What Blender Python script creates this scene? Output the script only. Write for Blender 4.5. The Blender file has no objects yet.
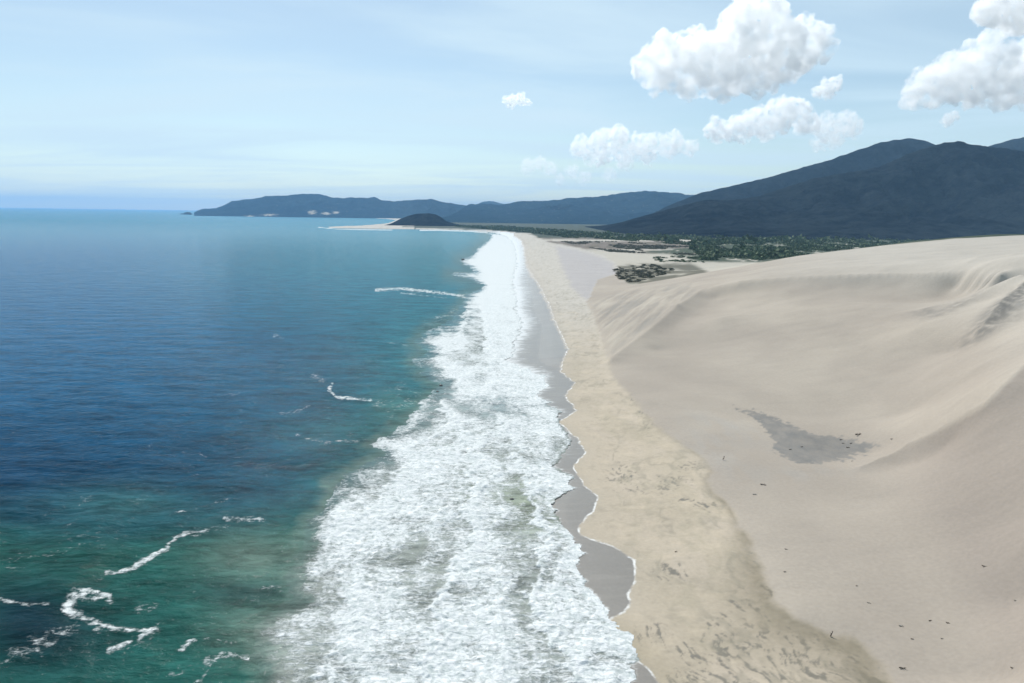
import bpy, math, random
import numpy as np
from mathutils import Matrix, Vector

random.seed(7)
rng = np.random.default_rng(11)
sc = bpy.context.scene
COL = sc.collection

# ------------------------------------------------------------------ camera maths
CAM_H = 100.0
F = 1024 * 24 / 36.0
TH = math.atan((341.5 - 214.0) / F)
PH = math.atan(0.0140)
fwd = np.array([0, math.cos(TH), -math.sin(TH)])
r0 = np.array([1.0, 0, 0]); u0 = np.array([0, math.sin(TH), math.cos(TH)])
rgt = math.cos(PH) * r0 + math.sin(PH) * u0
upv = -math.sin(PH) * r0 + math.cos(PH) * u0

def ray(px, py):
    return fwd + (px - 512.0) / F * rgt + (341.5 - py) / F * upv
def P(px, py, z=0.0):                      # point of the photograph on the level z
    d = ray(px, py); t = (z - CAM_H) / d[2]
    return np.array([d[0] * t, d[1] * t, z])
def atY(px, py, Y):                        # point of the photograph at ground distance Y
    d = ray(px, py); t = Y / d[1]
    return np.array([d[0] * t, Y, CAM_H + d[2] * t])
def proj(x, y, z):
    z = z - CAM_H
    cx = x * rgt[0] + y * rgt[1] + z * rgt[2]
    cy = x * upv[0] + y * upv[1] + z * upv[2]
    cz = x * fwd[0] + y * fwd[1] + z * fwd[2]
    return 512 + F * cx / cz, 341.5 - F * cy / cz

# ------------------------------------------------------------------ noise
_perm = rng.permutation(4096)
_ang = rng.random(4096) * 2 * np.pi
_gx = np.cos(_ang); _gy = np.sin(_ang)
def perlin(x, y, seed=0):
    xi = np.floor(x).astype(np.int64); yi = np.floor(y).astype(np.int64)
    xf = x - xi; yf = y - yi
    u = xf * xf * xf * (xf * (xf * 6 - 15) + 10); v = yf * yf * yf * (yf * (yf * 6 - 15) + 10)
    def g(ix, iy, dx, dy):
        h = _perm[(_perm[(ix + seed * 131) & 4095] + iy) & 4095]
        return _gx[h] * dx + _gy[h] * dy
    a = g(xi, yi, xf, yf); b = g(xi + 1, yi, xf - 1, yf)
    c = g(xi, yi + 1, xf, yf - 1); d = g(xi + 1, yi + 1, xf - 1, yf - 1)
    return (a + (b - a) * u + ((c + (d - c) * u) - (a + (b - a) * u)) * v) * 1.45
def fbm(x, y, oct=4, seed=0, gain=.5):
    s = 0; a = 1; t = 0
    for i in range(oct):
        s = s + a * perlin(x, y, seed + i * 7); t += a
        a *= gain; x = x * 2.03 + 17.1; y = y * 2.03 - 9.7
    return s / t
def sstep(a, b, x):
    t = np.clip((x - a) / (b - a), 0, 1); return t * t * (3 - 2 * t)

# ------------------------------------------------------------------ polygon helpers
def seg_dist(px, py, pts, closed=False):
    d = np.full(px.shape, 1e18); n = len(pts)
    for i in range(n if closed else n - 1):
        ax, ay = pts[i][:2]; bx, by = pts[(i + 1) % n][:2]
        dx, dy = bx - ax, by - ay; L = dx * dx + dy * dy + 1e-12
        t = np.clip(((px - ax) * dx + (py - ay) * dy) / L, 0, 1)
        d = np.minimum(d, (px - ax - t * dx) ** 2 + (py - ay - t * dy) ** 2)
    return np.sqrt(d)
def inside(px, py, pts):
    r = np.zeros(px.shape, bool); n = len(pts)
    for i in range(n):
        ax, ay = pts[i][:2]; bx, by = pts[(i + 1) % n][:2]
        if ay == by: continue
        c = ((ay > py) != (by > py)) & (px < (bx - ax) * (py - ay) / (by - ay) + ax)
        r ^= c
    return r
def sdist(px, py, pts):
    d = seg_dist(px, py, pts, True)
    return np.where(inside(px, py, pts), d, -d)

# ------------------------------------------------------------------ mesh helpers
def mesh_from(name, co, faces, mat, smooth=True, attrs=None):
    me = bpy.data.meshes.new(name)
    nv = len(co); faces = np.asarray(faces, dtype=np.int32); nf, k = faces.shape
    me.vertices.add(nv); me.vertices.foreach_set('co', np.ascontiguousarray(co, dtype=np.float32).ravel())
    me.loops.add(nf * k); me.loops.foreach_set('vertex_index', faces.ravel())
    me.polygons.add(nf)
    me.polygons.foreach_set('loop_start', np.arange(0, nf * k, k, dtype=np.int32))
    me.polygons.foreach_set('use_smooth', np.full(nf, smooth, dtype=bool))
    me.update(calc_edges=True)
    if attrs:
        for an, arr in attrs.items():
            arr = np.asarray(arr, dtype=np.float32)
            if arr.ndim == 2:
                if arr.shape[1] == 3: arr = np.concatenate([arr, np.ones((len(arr), 1), np.float32)], 1)
                a = me.attributes.new(an, 'FLOAT_COLOR', 'POINT'); a.data.foreach_set('color', np.ascontiguousarray(arr).ravel())
            else:
                a = me.attributes.new(an, 'FLOAT', 'POINT'); a.data.foreach_set('value', np.ascontiguousarray(arr))
    if mat: me.materials.append(mat)
    return me
def link(name, me, parent=None, **props):
    o = bpy.data.objects.new(name, me); COL.objects.link(o)
    if parent: o.parent = parent
    for k, v in props.items(): o[k] = v
    return o
def sub_mesh(name, co, faces, sel, mat, attrs):
    f = faces[sel]; used = np.unique(f); m = np.full(len(co), -1, dtype=np.int64); m[used] = np.arange(len(used))
    return mesh_from(name, co[used], m[f], mat, True, {k: v[used] for k, v in attrs.items()})
def grid_faces(nr, nc):
    i = np.arange(nr * nc).reshape(nr, nc)
    return np.stack([i[:-1, :-1], i[:-1, 1:], i[1:, 1:], i[1:, :-1]], -1).reshape(-1, 4)

# ------------------------------------------------------------------ material helpers
class NT:
    def __init__(s, mat):
        s.t = mat.node_tree; s.n = s.t.nodes; s.l = s.t.links
    def add(s, typ, **kw):
        n = s.n.new(typ)
        for k, v in kw.items():
            if k.startswith('i_'):
                key = k[2:]; key = int(key) if key.isdigit() else key.replace('_', ' ')
                if hasattr(v, 'is_output'): s.l.new(v, n.inputs[key])
                else: n.inputs[key].default_value = v
            else: setattr(n, k, v)
        return n
    def math(s, op, a, b=0.0, c=0.0, clamp=False):
        n = s.n.new('ShaderNodeMath'); n.operation = op; n.use_clamp = clamp
        for i, v in enumerate((a, b, c)):
            if hasattr(v, 'is_output'): s.l.new(v, n.inputs[i])
            else: n.inputs[i].default_value = v
        return n.outputs[0]
    def smooth(s, v, a, b):
        n = s.n.new('ShaderNodeMapRange'); n.interpolation_type = 'SMOOTHSTEP'
        s.l.new(v, n.inputs[0]); n.inputs[1].default_value = a; n.inputs[2].default_value = b
        return n.outputs[0]
    def mix(s, f, a, b, blend='MIX'):
        n = s.n.new('ShaderNodeMix'); n.data_type = 'RGBA'; n.blend_type = blend
        for i, v in ((0, f), (6, a), (7, b)):
            if hasattr(v, 'is_output'): s.l.new(v, n.inputs[i])
            else: n.inputs[i].default_value = v if i == 0 else (*v, 1)
        return n.outputs[2]
    def noise(s, scale, detail=3, rough=.5, vec=None, dim='3D', dist=0.0):
        n = s.n.new('ShaderNodeTexNoise'); n.noise_dimensions = dim
        n.inputs['Scale'].default_value = scale; n.inputs['Detail'].default_value = detail
        n.inputs['Roughness'].default_value = rough; n.inputs['Distortion'].default_value = dist
        if vec is not None: s.l.new(vec, n.inputs['Vector'])
        return n.outputs[0]
    def mapping(s, vec, scale, rot=(0, 0, 0)):
        n = s.n.new('ShaderNodeMapping'); s.l.new(vec, n.inputs[0])
        n.inputs['Scale'].default_value = scale; n.inputs['Rotation'].default_value = rot
        return n.outputs[0]
def new_mat(name):
    m = bpy.data.materials.new(name); m.use_nodes = True
    nt = NT(m); b = nt.n['Principled BSDF']
    return m, nt, b

# ---- sand / land
def land_material():
    m, t, b = new_mat('sand_and_land')
    geo = t.add('ShaderNodeNewGeometry').outputs['Position']
    col = t.add('ShaderNodeAttribute', attribute_name='col').outputs['Color']
    film = t.add('ShaderNodeAttribute', attribute_name='film').outputs['Fac']     # signed distance to the swash line
    rg = t.add('ShaderNodeAttribute', attribute_name='wet').outputs['Fac']
    n1 = t.noise(.9, 6, .62, geo); n2 = t.noise(.035, 4, .55, geo)
    v = t.math('ADD', t.math('MULTIPLY', n1, .34), t.math('MULTIPLY', n2, .24))
    v = t.math('ADD', v, .71)
    c = t.mix(1.0, col, t.add('ShaderNodeCombineColor', i_0=v, i_1=v, i_2=v).outputs[0], 'MULTIPLY')
    # lace of foam left along the swash line
    ln = t.noise(.35, 4, .6, geo)
    a = t.math('ABSOLUTE', t.math('ADD', film, t.math('MULTIPLY', t.math('SUBTRACT', ln, .5), 1.2)))
    w = t.math('MULTIPLY', t.math('SUBTRACT', 1.0, t.smooth(a, .05, .60)), .8)
    line = t.math('MULTIPLY', w, t.smooth(t.noise(.16, 5, .7, geo), .40, .62))
    line = t.math('MULTIPLY', line, t.add('ShaderNodeAttribute', attribute_name='lace').outputs['Fac'])
    ws = t.add('ShaderNodeAttribute', attribute_name='wash').outputs['Fac']
    wn = t.noise(.30, 7, .72, t.mapping(geo, (.35, 1.6, 1), (0, 0, .1)), dist=.6)
    wf = t.smooth(t.math('ADD', ws, t.math('MULTIPLY', t.math('SUBTRACT', wn, .5), 1.9)), .42, .95)
    wf = t.math('MULTIPLY', wf, .82)
    c = t.mix(t.math('MAXIMUM', line, wf), c, (.70, .70, .68))
    t.l.new(c, b.inputs['Base Color'])
    r = t.math('SUBTRACT', .95, t.math('MULTIPLY', rg, .62))
    t.l.new(r, b.inputs['Roughness'])
    t.l.new(t.math('ADD', .12, t.math('MULTIPLY', rg, .4)), b.inputs['Specular IOR Level'])
    rip = t.noise(1.0, 4, .6, t.mapping(geo, (.35, 1.2, 1), (0, 0, .5)))
    h = t.math('ADD', t.math('MULTIPLY', n1, .35), t.math('MULTIPLY', rip, .35))
    h = t.math('MULTIPLY', h, t.math('SUBTRACT', 1.0, t.math('MULTIPLY', rg, .92)))
    bp = t.add('ShaderNodeBump', i_Strength=.5, i_Distance=.22, i_Height=h)
    t.l.new(bp.outputs[0], b.inputs['Normal'])
    return m

def sea_material():
    m, t, b = new_mat('sea_water_and_foam')
    geo = t.add('ShaderNodeNewGeometry').outputs['Position']
    col = t.add('ShaderNodeAttribute', attribute_name='col').outputs['Color']
    foam = t.add('ShaderNodeAttribute', attribute_name='foam').outputs['Fac']
    far = t.add('ShaderNodeAttribute', attribute_name='far').outputs['Fac']
    warp = t.mapping(geo, (1, 1, 1))
    nA = t.noise(.62, 8, .70, warp, dist=.8)
    nB = t.noise(.07, 4, .6, warp, dist=1.0)
    # streaks that run roughly along the shore in the surf
    nC = t.noise(.62, 6, .68, t.mapping(geo, (.42, 1.5, 1), (0, 0, .12)), dist=.8)
    n = t.math('ADD', t.math('ADD', t.math('MULTIPLY', nA, .45), t.math('MULTIPLY', nC, .45)), t.math('MULTIPLY', nB, .45))
    # n is about .67 in the middle
    f = t.math('ADD', t.math('MULTIPLY', foam, 1.25), t.math('MULTIPLY', t.math('SUBTRACT', n, .70), 2.6))
    f = t.smooth(f, .30, .86)
    f = t.math('MULTIPLY', f, t.smooth(foam, .02, .12))
    # white caps, then sun glints painted in as pale specks
    wc = t.noise(.16, 6, .72, t.mapping(geo, (.7, 1.4, 1), (0, 0, .4)), dist=.4)
    wc = t.math('MULTIPLY', t.smooth(wc, .70, .78), .5)
    sun_glint = t.noise(.75, 4, .75, t.mapping(geo, (.6, 1.2, 1), (0, 0, .3)))
    sun_glint = t.math('MULTIPLY', t.smooth(sun_glint, .70, .77), t.math('MULTIPLY', t.smooth(t.noise(.02, 3, .6, geo), .42, .62), .38))
    wc = t.math('MAXIMUM', wc, sun_glint)
    f = t.math('MAXIMUM', f, wc)
    # water: darker and lighter bands of the swell, then foam
    kn = t.math('ADD', t.math('MULTIPLY', t.noise(.05, 5, .62, t.mapping(geo, (.6, 1.6, 1), (0, 0, .35))), .5), t.math('MULTIPLY', t.noise(.22, 6, .7, t.mapping(geo, (.55, 1.5, 1), (0, 0, .2)), dist=.5), .5))
    k = t.math('ADD', -.9, t.math('MULTIPLY', kn, 3.8))
    wcol = t.mix(1.0, col, t.add('ShaderNodeCombineColor', i_0=k, i_1=k, i_2=k).outputs[0], 'MULTIPLY')
    # foam over churned sand is greyer where it is thin
    fc = t.mix(t.smooth(nA, .35, .62), (.46, .50, .49), (.70, .712, .71))
    c = t.mix(f, wcol, fc)
    t.l.new(c, b.inputs['Base Color'])
    ro = t.math('ADD', t.math('ADD', .06, t.math('MULTIPLY', far, .2)), t.math('MULTIPLY', f, .6))
    t.l.new(ro, b.inputs['Roughness'])
    b.inputs['IOR'].default_value = 1.33; b.inputs['Specular IOR Level'].default_value = .02
    w1 = t.noise(.30, 5, .62, t.mapping(geo, (.6, 1.25, 1), (0, 0, .3)), dist=.3)
    w2 = t.noise(.05, 3, .5, t.mapping(geo, (.5, 1.5, 1), (0, 0, .3)))
    h = t.math('ADD', t.math('MULTIPLY', w1, 1.3), t.math('MULTIPLY', w2, 3.0))
    h = t.math('ADD', h, t.math('MULTIPLY', f, t.math('ADD', .10, t.math('MULTIPLY', nA, .75))))
    bp = t.add('ShaderNodeBump', i_Strength=.6, i_Distance=1.0, i_Height=h)
    t.l.new(bp.outputs[0], b.inputs['Normal'])
    return m

def forest_material(name, c1, c2, scale, use_attr=False):
    m, t, b = new_mat(name)
    geo = t.add('ShaderNodeNewGeometry').outputs['Position']
    n = t.noise(scale, 6, .7, geo); n2 = t.noise(scale * .12, 4, .6, geo)
    f = t.smooth(t.math('ADD', t.math('MULTIPLY', n, .6), t.math('MULTIPLY', n2, .4)), .38, .62)
    c = t.mix(f, c1, c2)
    if use_attr:
        a = t.add('ShaderNodeAttribute', attribute_name='bare').outputs['Fac']
        nn = t.noise(scale * 2.2, 4, .7, geo)
        c = t.mix(t.smooth(t.math('ADD', a, t.math('MULTIPLY', t.math('SUBTRACT', nn, .5), 3.2)), .45, .75), c, (.42, .38, .32))
    t.l.new(c, b.inputs['Base Color']); b.inputs['Roughness'].default_value = 1; b.inputs['Specular IOR Level'].default_value = 0
    bp = t.add('ShaderNodeBump', i_Strength=1.0, i_Distance=.35 / scale, i_Height=n)
    t.l.new(bp.outputs[0], b.inputs['Normal'])
    return m

M_land = land_material(); M_sea = sea_material()
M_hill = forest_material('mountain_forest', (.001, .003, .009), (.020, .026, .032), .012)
M_far = forest_material('far_forest', (.010, .032, .060), (.024, .052, .078), .01, True)  # blue of the distance haze is put into this forest colour
def plain_mat(name, c1, c2, scale, rough=.9):
    m, t, b = new_mat(name)
    tc = t.add('ShaderNodeTexCoord').outputs['Object']
    n = t.noise(scale, 4, .6, tc)
    t.l.new(t.mix(t.smooth(n, .35, .65), c1, c2), b.inputs['Base Color']); b.inputs['Roughness'].default_value = rough
    bp = t.add('ShaderNodeBump', i_Strength=.6, i_Distance=.1, i_Height=n); t.l.new(bp.outputs[0], b.inputs['Normal'])
    return m
M_leaf = plain_mat('shrub_leaves', (.045, .074, .030), (.11, .145, .06), 1.5)
M_leafd = plain_mat('thicket_leaves', (.060, .064, .040), (.13, .125, .08), 1.5)
M_wood = plain_mat('weathered_wood', (.07, .055, .045), (.16, .13, .10), 3)
M_pale = plain_mat('pale_wood', (.30, .27, .23), (.45, .41, .36), 3)
M_rock = plain_mat('wet_rock', (.03, .03, .03), (.09, .085, .08), 1, .5)

# ------------------------------------------------------------------ traced lines (photograph pixels)
FILM = [(659,683),(648,667),(630,652),(618,637),(609,619),(622,611),(630,602),(628,593),(635,582),(635,560),(615,547),(581,534),(580,524),(593,510),(598,495),(587,487),(572,467),(585,452),(579,439),(559,421),(577,410),(565,396),(575,383),(560,371),(568,352),(562,338),(555,323),(550,308),(542,291),(534,278),(528,268),(526,256),(524,246),(521,240),(514,236)]
FOAM_R = [(622,700),(622,683),(626,656),(618,637),(609,619),(607,604),(581,580),(568,561),(578,541),(567,519),(565,504),(581,488),(574,474),(560,466),(568,452),(578,441),(563,425),(566,412),(545,405),(540,395),(547,386),(542,375),(523,369),(512,360),(516,345),(522,325),(516,310),(518,296),(514,283),(516,272),(518,262),(517,252),(515,244),(510,238),(504,234.5)]
FOAM_L = [(485,232.2),(492,236),(490,239),(477,249),(472,256),(459,260),(468,267),(476,272),(449,274),(470,279),(484,286),(465,296),(460,307),(447,323),(426,331),(414,344),(428,352),(413,360),(421,373),(439,389),(423,402),(418,412),(394,428),(378,444),(383,452),(352,474),(330,489),(318,510),(300,528),(308,540),(292,556),(283,578),(285,598),(268,612),(262,640),(270,660),(262,690),(250,760),(240,900)]
FOAM_POLY = FOAM_R[::-1] + [] 
FOAM_POLY = [(640,900)] + FOAM_R + FOAM_L
# land outline at water level (terrain passes through z = 0 here)
WATER = [(640,900)] + FOAM_R[:-1] + [(503,234.6),(490,232.2),(470,230.6),(440,229.4),(415,229.6),(392,229.3),(360,228.8),(335,228.2),(322,227.2),(335,226.4),(365,225.4),(388,223.2),(396,220.2),(385,218.6),(340,217.6),(300,217.0),(262,216.2),(215,214.4),(196,212.3)]
FOOT = [(905,720),(890,683),(875,660),(850,640),(820,628),(792,620),(776,600),(764,580),(757,560),(748,540),(735,520),(728,505),(712,492),(705,480),(713,472),(703,458),(680,442),(655,425),(642,408),(627,392),(613,376),(606,356),(601,337),(594,318),(586,302)]

# ------------------------------------------------------------------ terrain height
def ctrl():
    c = []
    def pts(lst, dens=None):
        w = [P(*p) for p in lst]
        if dens:
            for a, b in zip(w[:-1], w[1:]):
                n = max(1, int(np.linalg.norm(b - a) / dens))
                for k in range(n): c.append(a + (b - a) * k / n)
            c.append(w[-1])
        else: c.extend(w)
    pts([(x, y, 3.5) for x, y in FOOT], 18)
    # crest: sea-facing slope / bowl, then along the bowl's upper lip
    pts([(611,360,5),(630,346,9),(650,331,14),(677,308,22),(704,290,30),(740,283,40),(790,279,46),(833,277,50),(900,276,54),(960,275.5,58),(1024,283,61),(1100,300,64)], 10)
    # far edge of the dune field
    pts([(590,297,3.5),(612,291,7),(640,285.5,12),(680,279,22),(720,270.5,32),(760,262.5,42),(800,255.5,52),(850,249,60),(900,243,67),(940,239,73),(975,236,77),(1024,235,79),(1120,238,80)], 30)
    pts([(700,281,29),(780,268,48),(860,262,58),(930,256,65),(1000,256,68),(1100,270,70)])
    pts([(620,364,4.8),(641,351,8.2),(663,335,12.5),(690,315,18.6),(717,298,26),(745,291,34.3),(790,288.5,40),(833,287,43),(870,286.5,45.2),(900,286,47.3),(960,285.5,51),(1024,293,54.5)], 12)
    pts([(905,464,9.4),(945,447,18.3),(985,430,29.6),(1024,396,40.5),(1060,375,46)])
    # bowl face
    pts([(720,318,23),(800,312,31),(880,305,39.5),(720,340,14),(800,340,21),(870,340,27),(660,350,7.5),(720,370,8.5),(800,375,11.5),(870,375,17),(680,385,6),(740,400,6),(800,400,7),(860,405,9),(906,413,13),(926,369,25),(955,350,32),(915,330,36),(940,312,43),(900,390,17)])
    pts([(640,368,5.5),(650,400,5)])
    # bowl floor
    pts([(690,420,4.6),(740,425,4.8),(800,435,5),(850,440,5.4),(875,452,5.8),(740,460,4.6),(800,470,5),(850,480,6.5),(760,500,4.4),(800,520,4.7),(780,560,4.3),(800,600,4.3),(830,560,5.2)])
    # right hand ridge
    pts([(880,461,8),(908,446,13),(945,428,23),(985,406,35),(1003,387,41),(1024,367,46),(1070,345,52),(1150,330,58)], 8)
    pts([(960,385,29),(980,365,37),(1000,345,43),(1024,322,49),(985,330,44),(1024,296,57),(990,300,51),(960,300,47)])
    # near face
    pts([(870,500,6.5),(930,482,14),(1000,462,25.5),(880,560,6.5),(950,540,11.5),(1020,520,20),(850,620,4.6),(890,650,4.6),(920,620,5.8),(1024,600,12.5),(920,683,4.4),(1000,683,7.5),(1100,640,26),(1150,480,42),(1200,400,52),(960,760,10),(1150,760,22),(930,900,6),(1150,900,15)])
    for p in [(640,285.5,12),(720,270.5,32),(800,255.5,52),(900,243,67),(975,236,77),(1024,235,79),(1120,238,80)]:
        w = P(*p); k = w[:2] / np.linalg.norm(w[:2])
        for dd, fz in ((120, .80), (260, .35), (420, 0.0)):
            c.append(np.array([*(w[:2] + k * dd), 4 + (w[2] - 4) * fz]))
    for d in (800, 1000, 1200, 1400): 
        c.append(np.array([90 + (d - 800) * .18, d, 3.0]))
    return np.array(c)
C = ctrl()
def ker(r2): return np.sqrt(r2 + 9.0)
A = ker((C[:, None, 0] - C[None, :, 0]) ** 2 + (C[:, None, 1] - C[None, :, 1]) ** 2)
n = len(C); Pm = np.c_[np.ones(n), C[:, :2]]
K = np.block([[A + np.eye(n) * -0.15, Pm], [Pm.T, np.zeros((3, 3))]])
W = np.linalg.solve(K, np.r_[C[:, 2], np.zeros(3)])
def rbf(x, y):
    s = W[n] + W[n + 1] * x + W[n + 2] * y
    for i in range(n): s = s + W[i] * ker((x - C[i, 0]) ** 2 + (y - C[i, 1]) ** 2)
    return s

WATERW = [P(a, b)[:2] for a, b in WATER]
far_edge = [(-16000, 60000), (90000, 90000), (90000, -200), (20, -200), (22, 60)]
LANDPOLY = WATERW + far_edge
FOOTW = [P(a, b, 3.5)[:2] for a, b in FOOT]
DUNEPOLY = [(72, 40)] + FOOTW + [P(590,297,3.5)[:2], (130, 1050), (250, 1320), (600, 1600), (1800, 1800), (3000, 1500), (3000, -200), (80, -200)]
FILMW = [P(a, b, .5)[:2] for a, b in FILM]

def bump_line(x, y, pts, width, h):
    d = seg_dist(x, y, [P(*p)[:2] for p in pts])
    return h * np.exp(-(d / width) ** 2)

def height(x, y):
    sd = sdist(x, y, LANDPOLY)
    near = y < 1900
    base = np.where(sd > 0, np.minimum(sd * .028, .8) + np.clip(sd - 18, 0, 60) * .09, sd * .06)
    base = np.clip(base, -4, 3.2)
    base = np.where(sd > 60, base + .5 * fbm(x / 60, y / 60, 3, 5) * sstep(60, 150, sd), base)
    z = base
    m = near & (sd > 15)
    dn = np.zeros_like(x); sdd = np.full_like(x, -1e3)
    xm, ym = x[m], y[m]
    sdm = sdist(xm, ym, DUNEPOLY)
    r = rbf(xm, ym)
    r = np.maximum(r, 2.0)
    w = sstep(-9, 5, sdm)
    # wind-shaped relief on the dunes
    rel = .9 * fbm(xm / 55, ym / 40, 4, 21) * sstep(6, 30, r)
    rel += .25 * fbm(xm / 14, ym / 9, 3, 31) * sstep(5, 20, r)
    zm = z[m] * (1 - w) + (r + rel) * w
    z = z.copy(); z[m] = zm; sdd[m] = sdm
    return z, sd, sdd

def streak(xp, yp, x, y, pts3, width, h):
    """a long low ridge of blown sand with a sharp near side"""
    w = [P(*p) for p in pts3]; z = np.zeros_like(x)
    d = seg_dist(x, y, [q[:2] for q in w])
    return h * np.exp(-(d / width))

# ------------------------------------------------------------------ terrain grid
px1 = 1.0 / (F * CAM_H)
def vlist(near, step_px, far_y):
    vs = [1 / far_y]; v = 1 / far_y
    while v < 1 / near:
        st = step_px * px1 * (1 if v > 1 / 6000 else .5)
        if v > 1 / 118: st *= 4
        v += st; vs.append(v)
    return np.array(vs[::-1])
def ulist(lo, hi, step, elo, ehi):
    a = np.arange(lo, hi, step); st = step; L = []; R = []
    u = lo
    while u > elo: st *= 1.08; u -= st; L.append(u)
    u = hi; st = step
    while u < ehi: st *= 1.08; u += st; R.append(u)
    return np.concatenate([np.array(L[::-1]), a, np.array(R)])

# near and middle land
vs = vlist(45, .85, 30000); us = ulist(-.02, .86, 1.25 / F, -.62, 2.4)
# the beach lies left of u = 0 only at a distance; the wide columns on the left cover it
us = ulist(-.36, .88, 1.35 / F, -.8, 2.6)
Vg, Ug = np.meshgrid(vs, us, indexing='ij')
Y = 1 / Vg; X = Ug * Y
shape = X.shape; X = X.ravel(); Y = Y.ravel()
Z, SD, SDD = height(X, Y)

# bumps of blown sand: (points with height), width, height
mN = (Y < 1300) & (SD > 10); xn, yn = X[mN], Y[mN]; zn = Z[mN].copy()
for pts3, wd, hh in [
    ([(612,341,7),(640,318,13),(668,299,20)], 5, 1.3),
    ([(604,332,5),(632,305,13),(655,290,18)], 5, 1.1),
    ([(600,320,4),(622,300,10),(640,288,13)], 6, 1.2),
    ([(985,318,49),(1003,306,52),(1024,292,57),(1060,275,60)], 7, 4.2),
    ([(925,310,42),(938,306,44),(955,308,44)], 7, 1.6),
    ([(948,312,44),(970,304,47),(990,296,52)], 6, 1.7),
    ([(965,268,63),(990,262,65),(1024,260,66)], 9, 1.4),
    ([(1010,270,62),(1040,266,63)], 7, 1.8),
    ([(860,470,6.5),(880,461,8),(908,446,13),(945,428,23),(985,406,35),(1003,387,41),(1024,367,46)], 4.5, 1.4),
    ([(677,308,22),(704,290,30),(740,283,40),(790,279,46),(833,277,50),(900,276,54),(960,275.5,58)], 5, 2.0),
    ([(611,360,5),(630,346,9),(650,331,14),(677,308,22)], 6, 1.8),
]:
    zn += streak(0, 0, xn, yn, pts3, wd, hh)
fpoly = [(588,302),(602,337),(611,361),(631,346),(650,331),(677,308),(704,290),(690,279),(640,286),(610,292)]
fpx, fpy = proj(xn, yn, zn)
fm = sstep(0, 7, sdist(fpx, fpy, fpoly))
qa = P(604,338,5); qb = P(676,286,20); qt = (qb - qa)[:2]; qt /= np.linalg.norm(qt)
qal = xn * qt[0] + yn * qt[1]; qac = -xn * qt[1] + yn * qt[0]
gul = fbm(qal / 120, qac / 13, 4, 130, .6)
zn += fm * gul * 2.0
gully = np.zeros(len(X)); gully[mN] = fm * gul
Z[mN] = zn

# ------------------------------------------------------------------ land colours (what the ground itself is, with some dune light and shade painted in)
PX, PY = proj(X, Y, Z)
def mixc(c, f, new):
    return c * (1 - f[:, None]) + np.array(new)[None, :] * f[:, None]
wx = X + 6 * fbm(X / 18, Y / 18, 3, 40); wy = Y + 6 * fbm(X / 18, Y / 18, 3, 44)
col = np.tile(np.array([.42, .358, .28]), (len(X), 1))
wet = np.zeros(len(X)); lace = np.zeros(len(X))
nb = fbm(X / 26, Y / 70, 4, 50)
col = mixc(col, sstep(-.1, .35, nb) * .55 * (SD < 90), [.385, .33, .25])
col = mixc(col, sstep(.05, .45, fbm(X / 9, Y / 24, 4, 57)) * .45, [.46, .39, .315])
col = mixc(col, sstep(330, 800, Y + 60 * nb) * .85, [.45, .42, .375])
isd = sstep(-2.5, 2.0, SDD + 3 * fbm(X / 7, Y / 12, 3, 61))
nd = fbm(X / 80, Y / 110, 4, 63)
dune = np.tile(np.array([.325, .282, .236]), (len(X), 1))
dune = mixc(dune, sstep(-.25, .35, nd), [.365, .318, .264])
dune = mixc(dune, sstep(34, 66, Z) * .9, [.405, .370, .322])  # high sand painted paler for the sunlit dune top
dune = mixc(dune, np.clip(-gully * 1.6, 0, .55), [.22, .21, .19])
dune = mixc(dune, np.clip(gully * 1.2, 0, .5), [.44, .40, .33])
dune = mixc(dune, sstep(.0, .5, fbm(X / 34, Y / 8, 4, 66)) * .16, [.25, .225, .195])
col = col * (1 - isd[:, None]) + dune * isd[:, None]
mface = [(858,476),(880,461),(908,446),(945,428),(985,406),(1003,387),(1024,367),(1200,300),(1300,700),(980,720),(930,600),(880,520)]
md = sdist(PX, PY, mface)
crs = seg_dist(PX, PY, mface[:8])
col = mixc(col, isd * sstep(-1, 3 + 70 * sstep(6, 70, crs), md) * sstep(-.9, .5, nd + .4) * .55 * sstep(862, 965, PX), [.225, .19, .165])  # shade of the near face painted into the sand, cut along the crest
# dark heavy-mineral sand drawn out in streaks over the upper beach
def pxpatch(cx, cy, rx, ry, rot=0.0):
    c, s = math.cos(rot), math.sin(rot); dx = PX - cx; dy = PY - cy
    return np.exp(-(((dx * c + dy * s) / rx) ** 2 + ((-dx * s + dy * c) / ry) ** 2))
def gpatch(px, py, wr, lr, ang=0.0, z=3.0):
    w = P(px, py, z); dx = X - w[0]; dy = Y - w[1]; c, s = math.cos(ang), math.sin(ang)
    a = dx * c + dy * s; b = -dx * s + dy * c
    return np.exp(-((a / wr) ** 2 + (b / lr) ** 2))
dk = np.zeros(len(X))
for q in [(690,467,5,7),(705,505,5,6),(670,480,9,6),(655,485,10,5),(688,500,5,3),(672,567,5,5),(760,560,3,14),(772,590,4,7),(745,600,4,7),
          (700,645,7,5),(735,655,8,7),(790,650,9,8),(770,640,8,7),(810,668,12,8),(845,668,9,9),(760,625,7,5),(725,640,6,6),(805,645,8,5),
          (730,672,7,5),(645,412,5,8),(650,425,4,6),(620,470,6,14),(640,400,5,12),(655,625,4,5),(690,672,8,5),(780,672,10,6),(718,615,4,4)]:
    dk = np.maximum(dk, gpatch(q[0], q[1], q[2], q[3], -.25))
_a = P(740,600,3); _b = P(800,660,3); _t = (_b - _a)[:2]; _t /= np.linalg.norm(_t)
al = wx * _t[0] + wy * _t[1]; ac = -wx * _t[1] + wy * _t[0]
st1 = fbm(al / 6.5, ac / 1.5, 4, 70, .62); st2 = fbm(X / 1.3, Y / 1.6, 3, 75)
dkm = sstep(.18, .50, st1 * 1.1 + st2 * .45 + dk * .34 - .12) * sstep(.05, .5, dk)
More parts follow.
